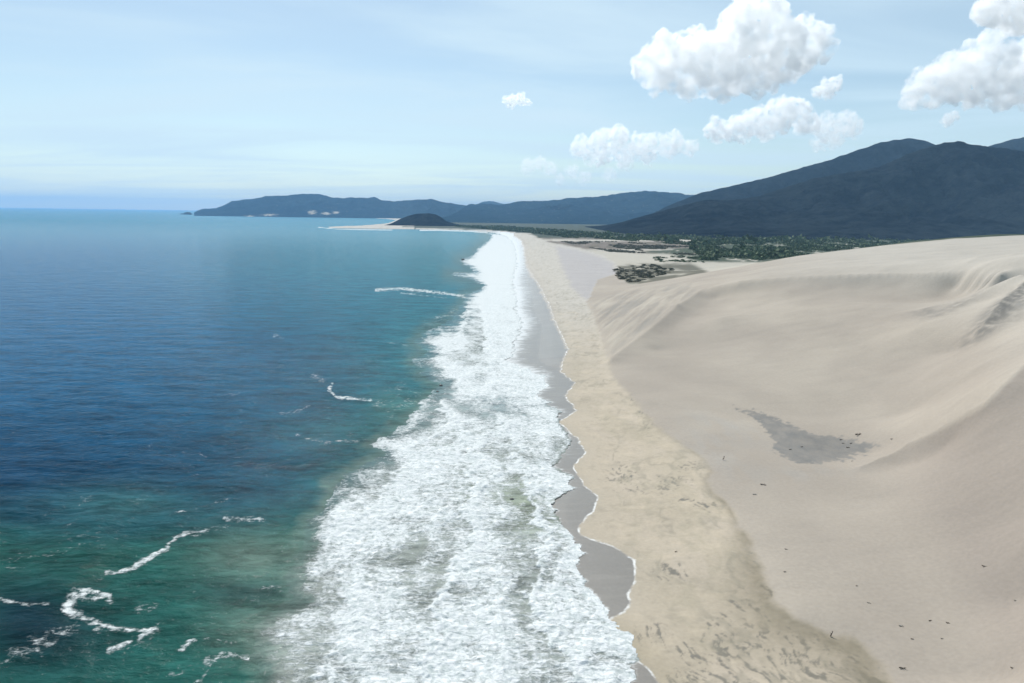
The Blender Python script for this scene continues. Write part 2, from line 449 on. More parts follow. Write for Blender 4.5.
col = mixc(col, np.clip(dkm, 0, 1) * .92 * (isd < .6), [.16, .15, .13])
lines = (1 - np.abs(fbm(wx / 13, wy / 26, 4, 73, .55)) * 9) 
col = mixc(col, sstep(0, 1, lines) * .50 * (1 - isd) * (SD > 18) * sstep(-.25, .15, fbm(X / 20, Y / 30, 2, 74)) * (Y < 900), [.24, .22, .175])
bands = 1 - np.abs(fbm(wx / 16, wy / 30, 3, 78)) * 3.2
col = mixc(col, sstep(.72, .98, bands) * .28 * (1 - isd) * (SD > 14), [.30, .27, .20])
mott = fbm(X / 5, Y / 5, 4, 79, .6)
col = mixc(col, sstep(.0, .5, mott) * .38 * (1 - isd) * (SD > 8), [.27, .24, .19])
col = mixc(col, sstep(.1, .4, fbm(X / 11 + 5, Y / 7, 4, 80)) * .35 * (1 - isd) * (Y < 700), [.50, .42, .32])
# damp edge of the beach against the dune foot, lower right
dfoot = seg_dist(X, Y, FOOTW)
edge = (1 - isd) * np.exp(-dfoot / (1.2 + 11 * sstep(210, 135, Y))) * sstep(420, 150, Y)
col = mixc(col, np.clip(edge * 1.25, 0, .92) * (.8 + .25 * mott), [.185, .16, .115])
# greenish damp belt above the swash
dfilm_raw = seg_dist(X, Y, FILMW)
FILMPOLY = FILMW + [(0, 90000), (-90000, 90000), (-90000, -200), (20, -200), (22, 60)]
sfilm = np.where(inside(X, Y, FILMPOLY), -dfilm_raw, dfilm_raw) + 1.3 * fbm(X / 7, Y / 7, 4, 46) * np.clip(Y / 250, .6, 4)      # negative on the sea side
col = mixc(col, np.exp(-np.clip(sfilm, 0, None) / 5.0) * .38 * (sfilm > -1), [.30, .265, .205])
col = mixc(col, gpatch(640, 655, 6, 16, .3, 1) * .35, [.25, .21, .13])
# swash zone
fw = np.clip((Y - 250) / 130, .35, 7)
sfs = sfilm + fw * 1.1 * fbm(X / 30, Y / 9, 3, 47) * (Y > 400)
sw = sstep(fw, -fw, sfs) * (SD < 90) * (Y < 4200)
col = mixc(col, sw, [.20, .18, .155])
col = mixc(col, sw * sstep(-.1, .5, fbm(X / 18, Y / 2.6, 4, 49)) * .35, [.27, .245, .21])
wet = np.maximum(wet, sw * sstep(-40, -5, SD) * (SD < 90) * (Y < 4200))
wet = np.maximum(wet, .25 * np.exp(-np.clip(sfilm, 0, None) / 3.5) * (sfilm > 0))
lace = sstep(1500, 900, Y)
_m1 = fbm(X / 9, Y / 9, 4, 200, .6); _m2 = fbm(X / 9, Y / 9, 4, 210, .6); _m3 = fbm(X / 2.4, Y / 2.4, 3, 215); _w5 = fbm(X / 55, Y / 30, 4, 218, .6)
_s = np.clip(F / Y, 0, 6)
dRt = seg_dist(PX + (_m1 * 2.4 + _m3 * .9 + _w5 * 9) * _s, PY + _m2 * .6 * _s, FOAM_R)
wash = sw * np.clip((.62 + .4 * sstep(430, 300, PY)) * np.exp(-dRt / (4 + 15 * sstep(430, 300, PY))), 0, 1) * (SD < 90)
wash = np.maximum(wash, sw * .40 * gpatch(568, 448, 9, 26, 0, 0))
# damp floor in the bowl
DAMP = [(733,407),(760,412),(790,424),(810,432),(835,436),(860,441),(880,446),(868,453),(845,459),(812,464),(790,461),(772,450),(775,440),(765,430),(758,420)]
wq = proj(X + 2.6 * fbm(X / 6, Y / 12, 4, 81), Y + 5 * fbm(X / 7, Y / 12, 4, 83), Z)
dd = sdist(wq[0], wq[1], DAMP)
damp = sstep(-.8, 1.6, dd + 5.5 * fbm(X / 2.2, Y / 3.2, 3, 85)) * (isd > .3)
col = mixc(col, damp * (.80 + .2 * np.clip(fbm(X / 5, Y / 8, 4, 86) * 2, -1, 1)), [.175, .17, .16])
soft = gpatch(725, 432, 14, 26, .2) * .30 + gpatch(712, 455, 8, 26, .1) * .25 + gpatch(800, 478, 22, 8) * .22
col = mixc(col, np.clip(soft, 0, 1) * sstep(-.4, .3, fbm(X / 7, Y / 22, 4, 88)), [.32, .32, .31])
# shade of the upper right slip faces and hummocks, painted into the sand
slip_shade = gpatch(1006, 309, 10, 17, -.9, 52) * .85 + gpatch(1030, 300, 9, 15, -.9, 54) * .8 + gpatch(930, 311, 8, 10, 0, 43) * .40 + gpatch(955, 310, 10, 6, -.7, 44) * .3 + gpatch(960, 280, 14, 14, 0, 58) * .2
col = mixc(col, np.clip(slip_shade, 0, .9) * sstep(-.55, .35, fbm(X / 5, Y / 8, 4, 90)), [.20, .19, .175])

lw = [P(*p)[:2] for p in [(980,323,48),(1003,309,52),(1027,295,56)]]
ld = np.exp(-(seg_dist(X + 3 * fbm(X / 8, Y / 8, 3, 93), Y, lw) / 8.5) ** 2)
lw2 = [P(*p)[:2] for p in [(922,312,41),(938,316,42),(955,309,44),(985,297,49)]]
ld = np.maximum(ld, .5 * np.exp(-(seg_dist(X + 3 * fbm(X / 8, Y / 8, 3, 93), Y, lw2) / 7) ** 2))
col = mixc(col, ld * .82 * sstep(-.6, .3, fbm(X / 4, Y / 6, 4, 94)), [.125, .12, .11])  # shaded slip-face streaks, darkened in the sand colour
# the back-beach and the plain (grey flat, brown flats, pale pans, scrub)
grey = sstep(-2.5, 3.5, sdist(PX + 5 * fbm(X / 60, Y / 22, 4, 91), PY + .8 * fbm(X / 30, Y / 70, 3, 92), [(556,246),(575,249),(600,256),(612,263),(618,275),(632,287),(620,292),(600,297),(586,300),(572,288),(566,275),(560,262)]) + .3)
plain = (Y > 880) & (SDD < 2)
col = mixc(col, grey * .8 * (isd < .5), [.36, .335, .33])
g1 = fbm(X / 90, Y / 260, 4, 95); g2 = fbm(X / 45, Y / 150, 4, 97); g3 = fbm(X / 22, Y / 60, 3, 98)
bx = PX + 5 * g2 + 3 * g3; by = PY + .9 * g1 + .7 * g2
back = sstep(-1.0, 1.2, sdist(bx, by, [(548,242.2),(580,248),(604,255.5),(616,264),(620,278),(636,291),(760,285),(1400,262),(1400,212),(556,212),(440,214),(440,228.6),(480,229.6),(500,230.2),(530,233.5)])) * (Y > 900)
col = mixc(col, back, [.41, .375, .315])
bb = sstep(240.4, 241.4, by) * sstep(251.5, 248.5, by) * sstep(735, 690, bx)
bb = np.maximum(bb, .8 * sstep(250.5, 251.5, by) * sstep(254.2, 253, by) * sstep(625, 650, bx) * sstep(720, 690, bx))
bb = np.maximum(bb, sstep(235, 236, by) * sstep(240, 239.2, by) * sstep(700, 660, bx) * .9)
col = mixc(col, back * bb * .9, [.135, .108, .09])
col = mixc(col, back * bb * sstep(0, .35, g2 + g3 * .6) * .7, [.085, .085, .055])
col = mixc(col, back * bb * sstep(.15, .5, g1 - g3 * .7) * .6, [.28, .25, .21])
lines2 = sstep(.25, .8, 1 - np.abs(by - 249.6 + .006 * (bx - 650)) / 1.2) * (bx < 700)
col = mixc(col, back * lines2 * .8, [.42, .39, .34])
thk = sdist(bx, by, [(608,267),(640,264),(690,263),(720,276),(668,284),(634,291),(622,284)])
col = mixc(col, back * sstep(-1.5, 2.5, thk + 2 * g3) * sstep(-.45, .02, g2 + .1) * .88, [.078, .074, .05])
gb = sdist(bx, by, [(640,252.5),(672,255),(700,262),(760,262.5),(812,256),(880,246.5),(940,241),(960,237),(960,234),(700,236),(700,246)])
col = mixc(col, back * sstep(-1, 1.5, gb) * sstep(-.32, -.05, g2 * .8 + g3 * .6 + .08), [.05, .065, .04])
deep = back * sstep(239.2, 237.2, by + .35 * (bx < 700))
col = mixc(col, deep, [.040, .055, .035])
rd = np.exp(-((PY - (240.6 + (PX - 650) * .002)) / .75) ** 2) * (PX > 552) * (PX < 692) * back
col = mixc(col, np.clip(rd, 0, 1) * .9, [.46, .42, .36])
pn = np.zeros(len(X))
for cx, cy, rx, ry in [(748,250.5,15,1.4),(708,247.5,10,1.0),(824,238.8,5,.8),(842,239,4,.6),(803,243.5,3,.7),(905,238.2,7,.6),(930,238.0,12,.7)]:
    pn = np.maximum(pn, np.exp(-((bx - cx) / rx) ** 2 - ((PY - cy) / ry) ** 2))
col = mixc(col, back * sstep(.35, .6, pn + .2 * g3) * .9, [.44, .40, .35])
# far flats and spit
farf = (Y > 4000) & (PX < 500)
farland = np.maximum(sstep(3500, 5000, Y) * (SD > 420), (Y > 3600) * (SD > 120) * (PX > 415)) * 1.0
col = mixc(col, farland, [.045, .058, .04])

col = np.clip(col, 0, 1)
co = np.stack([X, Y, Z], 1); faces = grid_faces(*shape)
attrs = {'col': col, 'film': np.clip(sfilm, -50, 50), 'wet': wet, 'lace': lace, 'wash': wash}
fz = Z[faces]; keep = fz.max(1) > -1.5
fSDD = SDD[faces].mean(1); fS = sfilm[faces].mean(1); fY = Y[faces].mean(1); fD = damp[faces].mean(1); fB = back[faces].mean(1)
cls = np.full(len(faces), 0)                     # beach
cls[(fSDD > 0)] = 1
cls[(cls == 1) & (fD > .5)] = 3
cls[(cls == 0) & ((fB > .5) | (fY > 4000))] = 4
cls[(cls == 0) & (fS < 0)] = 2
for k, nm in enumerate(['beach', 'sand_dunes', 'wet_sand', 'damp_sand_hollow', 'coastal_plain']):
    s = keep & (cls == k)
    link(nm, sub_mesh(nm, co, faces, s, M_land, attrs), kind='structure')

def ground_z(x, y):
    z, a, b = height(np.array([x], float), np.array([y], float)); return float(z[0])

# ------------------------------------------------------------------ sea
vs = vlist(42, .8, 85000)
us = ulist(-.95, .20, 1.25 / F, -3.0, .6)
Vg, Ug = np.meshgrid(vs, us, indexing='ij')
Ys = 1 / Vg; Xs = Ug * Ys; shp = Xs.shape; Xs = Xs.ravel(); Ys = Ys.ravel()
QX, QY = proj(Xs, Ys, 0 * Xs)
m1 = fbm(Xs / 9, Ys / 9, 4, 200, .6); m2 = fbm(Xs / 9, Ys / 9, 4, 210, .6); m3 = fbm(Xs / 2.4, Ys / 2.4, 3, 215)
s_px = np.clip(F / Ys * 1.0, 0, 6)                   # about how many pixels a metre spans here
wobx = (m1 * 2.4 + m3 * .9) * s_px; woby = (m2 * 2.4) * s_px * .25
w5 = fbm(Xs / 55, Ys / 30, 4, 218, .6)
QXw = QX + wobx + w5 * 9 * s_px; QYw = QY + woby
sf = sdist(QXw, QYw, FOAM_POLY)
dR = seg_dist(QXw, QYw, [(640, 900)] + FOAM_R); dL = seg_dist(QXw, QYw, FOAM_L)
ins = sf > 0
foam = np.where(ins, .86, 0.0)
lft = dL < dR
foam = np.where(ins, foam * np.where(lft, .38 + .62 * sstep(0, 13 * np.clip(s_px, .3, 2), sf), .55 + .45 * sstep(0, 5, sf)), foam)
big = fbm(Xs / 30, Ys / 34, 4, 220)
bnd = fbm((Xs + 14 * fbm(Xs / 40, Ys / 50, 2, 260)) / 10, Ys / 46, 4, 262, .6)
foam = np.where(ins, foam + (.26 * big + .34 * bnd - .10) * sstep(0, 20, sf + dR), foam)
foam = np.where(ins, foam + .12 * sstep(420, 260, QY), foam)
def sp(cx, cy, rx, ry, rot=0.0):
    c, s = math.cos(rot), math.sin(rot); dx = QX - cx; dy = QY - cy
    return np.exp(-(((dx * c + dy * s) / rx) ** 2 + ((-dx * s + dy * c) / ry) ** 2))
# thinner foam in places
thin = .34 * sp(300, 640, 38, 70, -.1) + .22 * sp(330, 590, 30, 30) + .50 * sp(530, 508, 46, 22, .3) + .42 * sp(500, 410, 45, 16) + .35 * sp(560, 448, 22, 20) + .35 * sp(445, 400, 14, 14) + .30 * sp(475, 345, 30, 12, -.5) \
     + .22 * sp(500, 590, 60, 30) + .25 * sp(540, 330, 20, 30) + .28 * sp(470, 320, 18, 16) + .2 * sp(420, 560, 40, 40) + .45 * sp(600, 660, 14, 12)
foam = np.where(ins, foam - thin * .62, foam)
# bores: white front on the shore side, thinner churned water behind
bore = np.zeros(len(Xs))
for ln, k in [([(486,300),(488,330),(492,350),(510,366),(530,374),(545,385)], 1.0),
              ([(440,389),(455,420),(472,455),(480,505),(472,560),(455,620),(430,683),(420,720)], .8),
              ([(500,405),(515,440),(535,480),(548,525),(543,580),(556,640),(572,683),(580,720)], .8),
              ([(400,450),(398,490),(385,540),(362,590),(345,640),(335,700)], .4), ([(470,300),(462,330),(452,350)], .6)]:
    lx = np.interp(QYw + 3 * big * s_px, [p[1] for p in ln], [p[0] for p in ln]); ok = (QYw > ln[0][1]) & (QYw < ln[-1][1])
    fade = np.clip(np.minimum(QYw - ln[0][1], ln[-1][1] - QYw) / 18, 0, 1) * ok
    dxx = (QXw + 5 * m1 * s_px - lx) / np.clip(s_px, .4, 4)          # metres, + = shore side
    front = np.exp(-((dxx + 1.2) / 1.8) ** 2) * (dxx < 6)
    back_ = np.where(dxx < -2, np.exp((dxx + 2) / 9.0), 0) * sstep(-2, -5, dxx)
    foam = np.where(ins, foam + fade * k * (.34 * front - .30 * back_), foam); bore = np.maximum(bore, fade * k * front * ins)
# fronts of the bores are solid white
for pl, wd, k in [
    ([(486,300),(488,330),(492,350),(510,366),(530,374),(545,385),(543,395)], 5, .35),
    ([(394,430),(415,420),(430,402),(437,392)], 6, .3),
    ([(580,488),(545,480),(515,470)], 5, .25), ([(566,505),(575,540),(567,560),(582,582),(606,606),(612,640)], 7, .22),
    ([(500,245),(496,270),(492,300)], 8, .4), ([(330,490),(372,470),(385,450)], 9, .2)]:
    foam = np.where(ins, foam + k * np.exp(-(seg_dist(QXw, QYw, pl) / wd) ** 2), foam)
# trails offshore
for pl, wd, k in [
    ([(105.5,597),(92,592),(78,594),(67,607),(76,615),(89,622),(100,626)], 4.2, .95),
    ([(89,622),(111,626),(135,629),(154,630)], 2.2, .95), ([(154,630),(141,638),(111,649)], 3.6, .8),
    ([(105.5,573),(126,570),(148,558),(170,548),(178,537),(190,535)], 2.0, .85), ([(178,537),(207,532),(226,528)], 3.4, .55),
    ([(126,571),(90,578),(66,588)], 3.5, .45), ([(170,515),(200,508),(237,498)], 1.6, .42),
    ([(0,598),(22,604),(48,606)], 1.8, .75), ([(0,671),(12,660),(22,652),(48,638),(74,630)], 7.5, .55),
    ([(40,683),(60,665),(90,655),(120,645)], 9, .36), ([(10,560),(40,556),(70,548),(100,540)], 9, .36),
    ([(90,500),(80,520),(60,530)], 8, .30), ([(185,649),(190,643),(205,640),(232,643)], 2.0, .72), ([(200,683),(207,663),(222,657),(259,658)], 3.0, .72),
    ([(176,674),(190,664)], 5, .5), ([(140,610),(156,606)], 3, .5), ([(228,519),(262,518)], 2.5, .55),
    ([(332,384),(329,391),(337,397),(358,399),(371,399.8)], 1.2, .95), ([(313,376),(318,378),(322,380)], 2.4, .5),
    ([(295,433),(305,438),(324,442),(358,441)], 1.4, .55), ([(330,440),(370,437)], 5, .28),
    ([(376,290),(400,288.5),(425,291),(450,294),(468,297)], 1.3, .85), ([(400,293),(430,296),(446,298)], .9, .6), ([(455,273.6),(474,275)], 1.2, .8),
    ([(275,336),(284,339)], 2, .5), ([(384,341),(408,346)], 1.4, .45), ([(200,399),(240,394)], 1.6, .38), ([(380,400),(405,388),(415,396),(395,412)], 7, .42),
    ([(280,415),(300,410),(310,405)], 2, .45), ([(460,308),(440,318),(425,325)], 3, .4), ([(200,453),(206,457)], 1.2, .6),
    ([(260,600),(275,570),(290,548)], 9, .30)]:
    tr = k * np.exp(-(seg_dist(QX + wobx * .8, QY + woby * .9, pl) / (wd * 1.6)) ** 2) * (.66 + .6 * m3)
    foam = np.maximum(foam, np.where(ins, 0, tr))
# far surf line under the headland
foam = np.maximum(foam, .9 * np.exp(-(seg_dist(QX, QY, [(487,232.6),(470,231.2),(440,230.2),(420,230.2)]) / .7) ** 2))
foam = np.maximum(foam, .8 * np.exp(-(seg_dist(QX, QY, [(392,230),(360,229.5),(335,228.9),(318,227.2)]) / .5) ** 2))
foam = np.clip(foam, 0, 1.15)

# water colour
lin = lambda r, g, b: np.array([r, g, b])
c_deep = lin(.001, .023, .057); c_mid = lin(.005, .052, .088); c_teal = lin(.030, .165, .220); c_green = lin(.016, .078, .062); c_dark = lin(.004, .020, .028)
wc = np.tile(c_deep, (len(Xs), 1))
dc = dL - 0.0
shore = np.exp(-dc / (60 + 0 * dc))
nz = fbm(Xs / 70, Ys / 60, 4, 230); nz2 = fbm(Xs / 260, Ys / 500, 4, 236)
def wmix(f, c):
    global wc
    f = np.clip(f, 0, 1)[:, None]; wc = wc * (1 - f) + c[None] * f
wmix(sstep(-120, 330, QX - .55 * np.abs(QY - 300) + 25 * nz2), c_mid)
wmix(sstep(520, 330, QY + 30 * nz2) * sstep(480, 60, QX - 20 * nz2) * .9, lin(.003, .070, .155))
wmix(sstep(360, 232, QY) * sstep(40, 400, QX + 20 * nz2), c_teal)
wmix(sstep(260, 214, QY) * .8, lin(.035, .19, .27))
wmix(sstep(480, 560, QY + 26 * nz) * .9, c_green)
wmix(np.exp(-dc / 45) * .55 * sstep(300, 420, QY), c_green * 1.15)
wmix(np.exp(-dc / 60) * .6 * sstep(440, 340, QY), lin(.03, .17, .19))
wmix(sp(35, 635, 80, 42) * .9 + sp(250, 592, 60, 14) * .55 + sp(20, 600, 60, 30) * .4, c_dark)
wmix(sp(120, 505, 85, 22) * .35 + sp(330, 430, 60, 14) * .2 + sp(400, 405, 36, 16) * .5, lin(.05, .16, .135))
wmix(sp(262, 560, 50, 26) * .8 * (.7 + nz) + sp(255, 632, 40, 28) * .6, lin(.12, .165, .135))
wmix(np.where(dL < dR, sstep(-16, 3, sf + 4 * m1) * .75, 0) * (~ins), lin(.10, .15, .125))
wmix(ins * np.where(dL < dR, .25 + .75 * sstep(0, 30, sf), 1.0), lin(.24, .26, .235))
wmix((~ins) & (dR < dL) & (QY > 240), lin(.16, .145, .125))
wmix(ins * sp(530, 508, 60, 26, .3) * .9, lin(.24, .27, .21))
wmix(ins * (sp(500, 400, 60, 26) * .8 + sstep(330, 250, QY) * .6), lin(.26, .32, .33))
# surface relief
amp = sstep(700, 120, Ys)
Zs = .30 * amp * (np.sin((Xs * .16 + Ys * .05) + 3 * fbm(Xs / 60, Ys / 60, 2, 240)) * sstep(-20, 60, dL) )
Zs += .34 * amp * fbm(Xs / 9, Ys / 6, 4, 243)
fd = sstep(0, 14, sf)
Zs = np.where(ins, Zs * .25, Zs)
Zs += np.where(ins, fd * (.30 + .38 * fbm(Xs / 3.2, Ys / 2.4, 3, 250, .6) + .5 * np.maximum(0, fbm(Xs / 14, Ys / 22, 3, 255)) + 1.3 * np.maximum(0, bnd)) * sstep(900, 200, Ys) * np.clip(dR / 20, .1, 1), 0)
Zs += .04
inl0 = sdist(Xs, Ys, LANDPOLY)
Zs = np.where(ins, Zs + .032 * np.clip(inl0, 0, 9) + .03, Zs - .9 * sstep(1.5, 9, inl0) * (Ys < 4000))
Zs += bore * .55
far = sstep(300, 6000, Ys)
cos_ = np.stack([Xs, Ys, Zs], 1); fcs = grid_faces(*shp)
at = {'col': np.clip(wc, 0, 1), 'foam': foam, 'far': far}
inland = inl0
kf = (inland[fcs].min(1) < 60)
drp = (~ins) & (dR < dL) & (QY > 238) & (QX < 720)
kf &= ~drp[fcs].any(1)
sfm = ins[fcs].all(1)
link('sea', sub_mesh('sea', cos_, fcs, kf & ~sfm, M_sea, at), kind='structure')
link('surf', sub_mesh('surf', cos_, fcs, kf & sfm, M_sea, at), kind='structure')

# ------------------------------------------------------------------ hills and mountains
def mountain(name, sky, Yc, front, back_w, mat, seed, base_z=1.0, spur=.75, nx=260, ny=120, bare=None, fan=False):
    """sky: traced skyline of the range; Yc(px) distance of the ridge; slopes fall to the plain before and behind"""
    sx = np.array([atY(p[0], p[1], Yc)[0] for p in sky]); sz = np.array([atY(p[0], p[1], Yc)[2] for p in sky])
    xs = np.linspace(sx[0], sx[-1], nx)
    ts = np.concatenate([-np.linspace(1, 0, int(ny * .68)) , np.linspace(0, 1, int(ny * .32) + 1)[1:]])
    T, XX = np.meshgrid(ts, xs, indexing='ij')
    YY = Yc + np.where(T < 0, T * front, T * back_w)
    hz = np.interp(XX, sx, sz)
    hz = base_z + (hz - base_z) * (1 + (.07 if mat == M_far else .02) * fbm(XX / (Yc * .012), XX * 0 + seed, 4, seed + 5))
    a = np.abs(T)
    if fan: XX = XX * YY / Yc
    wn = fbm(XX / (front * .42), YY / (front * .75), 4, seed)
    rg = 1 - np.abs(fbm(XX / (front * .27), YY / (front * .62), 5, seed + 3, .55)) * 2.0
    prof = (1 - a) ** 1.0 * (1 - .25 * np.sin(a * math.pi))
    zz = base_z + (hz - base_z) * prof * (1 + spur * (rg - .62) * np.sin(np.clip(a * 1.05, 0, 1) * math.pi) ** .8 + .18 * wn * np.sin(a * math.pi))
    zz = np.where(a > .999, base_z - 4, zz)
    zz = np.minimum(zz, base_z + (hz - base_z) * (1 - a * .35) + 0)
    hzn = fbm(XX / (front * .05), YY / (front * .05), 3, seed + 9) * (hz - base_z) * .025
    zz = zz + hzn * np.sin(np.clip(a, 0, 1) * math.pi) 
    co = np.stack([XX.ravel(), YY.ravel(), zz.ravel()], 1)
    b = np.zeros(len(co))
    if bare:
        qx, qy = proj(co[:, 0], co[:, 1], co[:, 2])
        for cx, cy, rx, ry in bare: b = np.maximum(b, np.exp(-(((qx - cx) / rx) ** 2 + ((qy - cy) / ry) ** 2)))
    me = mesh_from(name, co, grid_faces(*XX.shape), mat, True, {'bare': b})
    return link(name, me, kind='structure')

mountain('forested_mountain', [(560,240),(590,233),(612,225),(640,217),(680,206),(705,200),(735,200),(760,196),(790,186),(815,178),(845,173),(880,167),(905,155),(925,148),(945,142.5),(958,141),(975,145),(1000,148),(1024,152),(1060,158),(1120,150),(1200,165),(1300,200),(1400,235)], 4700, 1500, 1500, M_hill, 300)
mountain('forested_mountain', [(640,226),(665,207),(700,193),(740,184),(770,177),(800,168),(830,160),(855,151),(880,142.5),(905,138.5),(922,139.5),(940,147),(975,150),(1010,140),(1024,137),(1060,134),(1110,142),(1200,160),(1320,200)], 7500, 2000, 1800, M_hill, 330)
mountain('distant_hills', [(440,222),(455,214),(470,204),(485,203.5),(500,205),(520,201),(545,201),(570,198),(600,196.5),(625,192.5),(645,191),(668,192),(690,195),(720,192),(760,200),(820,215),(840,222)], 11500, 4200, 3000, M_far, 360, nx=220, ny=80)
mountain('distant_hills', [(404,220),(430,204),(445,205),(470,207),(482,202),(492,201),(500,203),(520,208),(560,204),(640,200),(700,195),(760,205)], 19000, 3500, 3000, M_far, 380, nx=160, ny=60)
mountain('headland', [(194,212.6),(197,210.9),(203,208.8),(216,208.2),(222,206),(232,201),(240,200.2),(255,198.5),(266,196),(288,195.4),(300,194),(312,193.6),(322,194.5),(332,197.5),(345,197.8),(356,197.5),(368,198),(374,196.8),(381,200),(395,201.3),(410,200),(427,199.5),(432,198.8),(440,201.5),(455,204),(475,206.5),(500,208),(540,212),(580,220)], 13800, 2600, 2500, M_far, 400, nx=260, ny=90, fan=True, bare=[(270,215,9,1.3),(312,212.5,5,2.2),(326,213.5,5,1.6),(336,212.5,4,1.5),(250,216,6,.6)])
mountain('wooded_hill', [(386,228.5),(392,223),(400,219),(408,216),(416,213.8),(428,213.2),(436,214.5),(441,217),(446,221),(456,224),(470,226),(490,228.5)], 5600, 420, 500, M_hill, 420, nx=120, ny=60, spur=.2)

# ------------------------------------------------------------------ rocky islets and rocks
def rock_mesh(name, rx, ry, h, seed, mat, sub=3):
    import bmesh
    bm = bmesh.new(); bmesh.ops.create_icosphere(bm, subdivisions=sub, radius=1.0)
    co = np.array([v.co[:] for v in bm.verts])
    k = 1 + .35 * fbm(co[:, 0] * 1.7 + seed, co[:, 1] * 1.7 + co[:, 2] * 1.3, 3, seed) + .12 * fbm(co[:, 0] * 5 + seed, co[:, 1] * 5 - co[:, 2] * 4, 2, seed)
    for v, kk in zip(bm.verts, k):
        v.co = Vector((v.co.x * kk * rx, v.co.y * kk * ry, v.co.z * kk * h))
    me = bpy.data.meshes.new(name); bm.to_mesh(me); bm.free(); me.materials.append(mat)
    for p in me.polygons: p.use_smooth = False
    return me
M_islet = forest_material('islet_rock', (.03, .035, .035), (.09, .085, .075), .02)
for px, py, rx, h, lab in [(187.8,213.0,75,48,'larger dark rocky islet just off the tip of the far headland'), (182.3,213.0,45,22,'lower dark rocky islet, outermost off the far headland')]:
    w = P(px, 214.6, 0); w = atY(px, 213.0, 13800)
    o = link('islet', rock_mesh('islet', rx, rx * .8, h, int(px), M_islet), None, label=lab, category='islet'); o.location = (w[0], 13800, 0)
for px, py, r, lab in [(441,386,1.1,'dark wet rock at the seaward edge of the surf, upper of two'), (437.5,392,.9,'dark wet rock at the seaward edge of the surf, lower of two'), (463,260,4,'dark rock ringed by foam near the far end of the surf'), (512,500,.9,'small dark rock awash in the middle of the thin grey foam')]:
    w = P(px, py); o = link('rock', rock_mesh('rock', r, r * .8, r * .8, int(px) + 3, M_rock, 2), None, label=lab, category='rock', group='rocks in the surf'); o.location = (w[0], w[1], .1)

# ------------------------------------------------------------------ things lying on the sand
def find_ground(px, py):
    """where the line of sight through a pixel meets the sand"""
    d = ray(px, py); t = 60.0; ts = np.linspace(60, 1500, 1500)
    x = d[0] * ts; y = d[1] * ts; zz = CAM_H + d[2] * ts
    g, _, _ = height(x, y); k = np.argmax(zz < g + .05)
    return x[k], y[k], g[k]
def branch_mesh(name, L, r, seed, mat, forks=3):
    """driftwood: a bent tapering trunk with a few broken side limbs"""
    rr = random.Random(seed); V = []; Fc = []
    def tube(pts, rad):
        ns = 7; base = len(V)
        for i, p in enumerate(pts):
            p = Vector(p); dv = Vector(pts[min(i + 1, len(pts) - 1)]) - Vector(pts[max(i - 1, 0)]); dv.normalize()
            a = dv.cross(Vector((0, 0, 1)) if abs(dv.z) < .9 else Vector((1, 0, 0))).normalized(); b = dv.cross(a)
            for k in range(ns):
                an = 2 * math.pi * k / ns; q = p + (a * math.cos(an) + b * math.sin(an)) * rad[i] * rr.uniform(.85, 1.15); V.append(q[:])
        for i in range(len(pts) - 1):
            for k in range(ns):
                Fc.append((base + i * ns + k, base + i * ns + (k + 1) % ns, base + (i + 1) * ns + (k + 1) % ns, base + (i + 1) * ns + k))
    main = [(-L / 2 + L * i / 7, rr.uniform(-.08, .08) * L, r * .8 + rr.uniform(0, .10) * L) for i in range(8)]
    tube(main, [r * (1.1 - .11 * i) for i in range(8)])
    for f in range(forks):
        i = rr.randint(2, 6); p = Vector(main[i]); a = rr.uniform(.5, 1.3) * rr.choice((-1, 1)); l = L * rr.uniform(.2, .45)
        q = [(p.x + math.cos(a) * l * k / 3, p.y + math.sin(a) * l * k / 3, p.z + l * k / 3 * rr.uniform(.2, .8)) for k in range(4)]
        tube(q, [r * .55, r * .4, r * .28, r * .12])
    return mesh_from(name, np.array(V), np.array(Fc), mat, True)
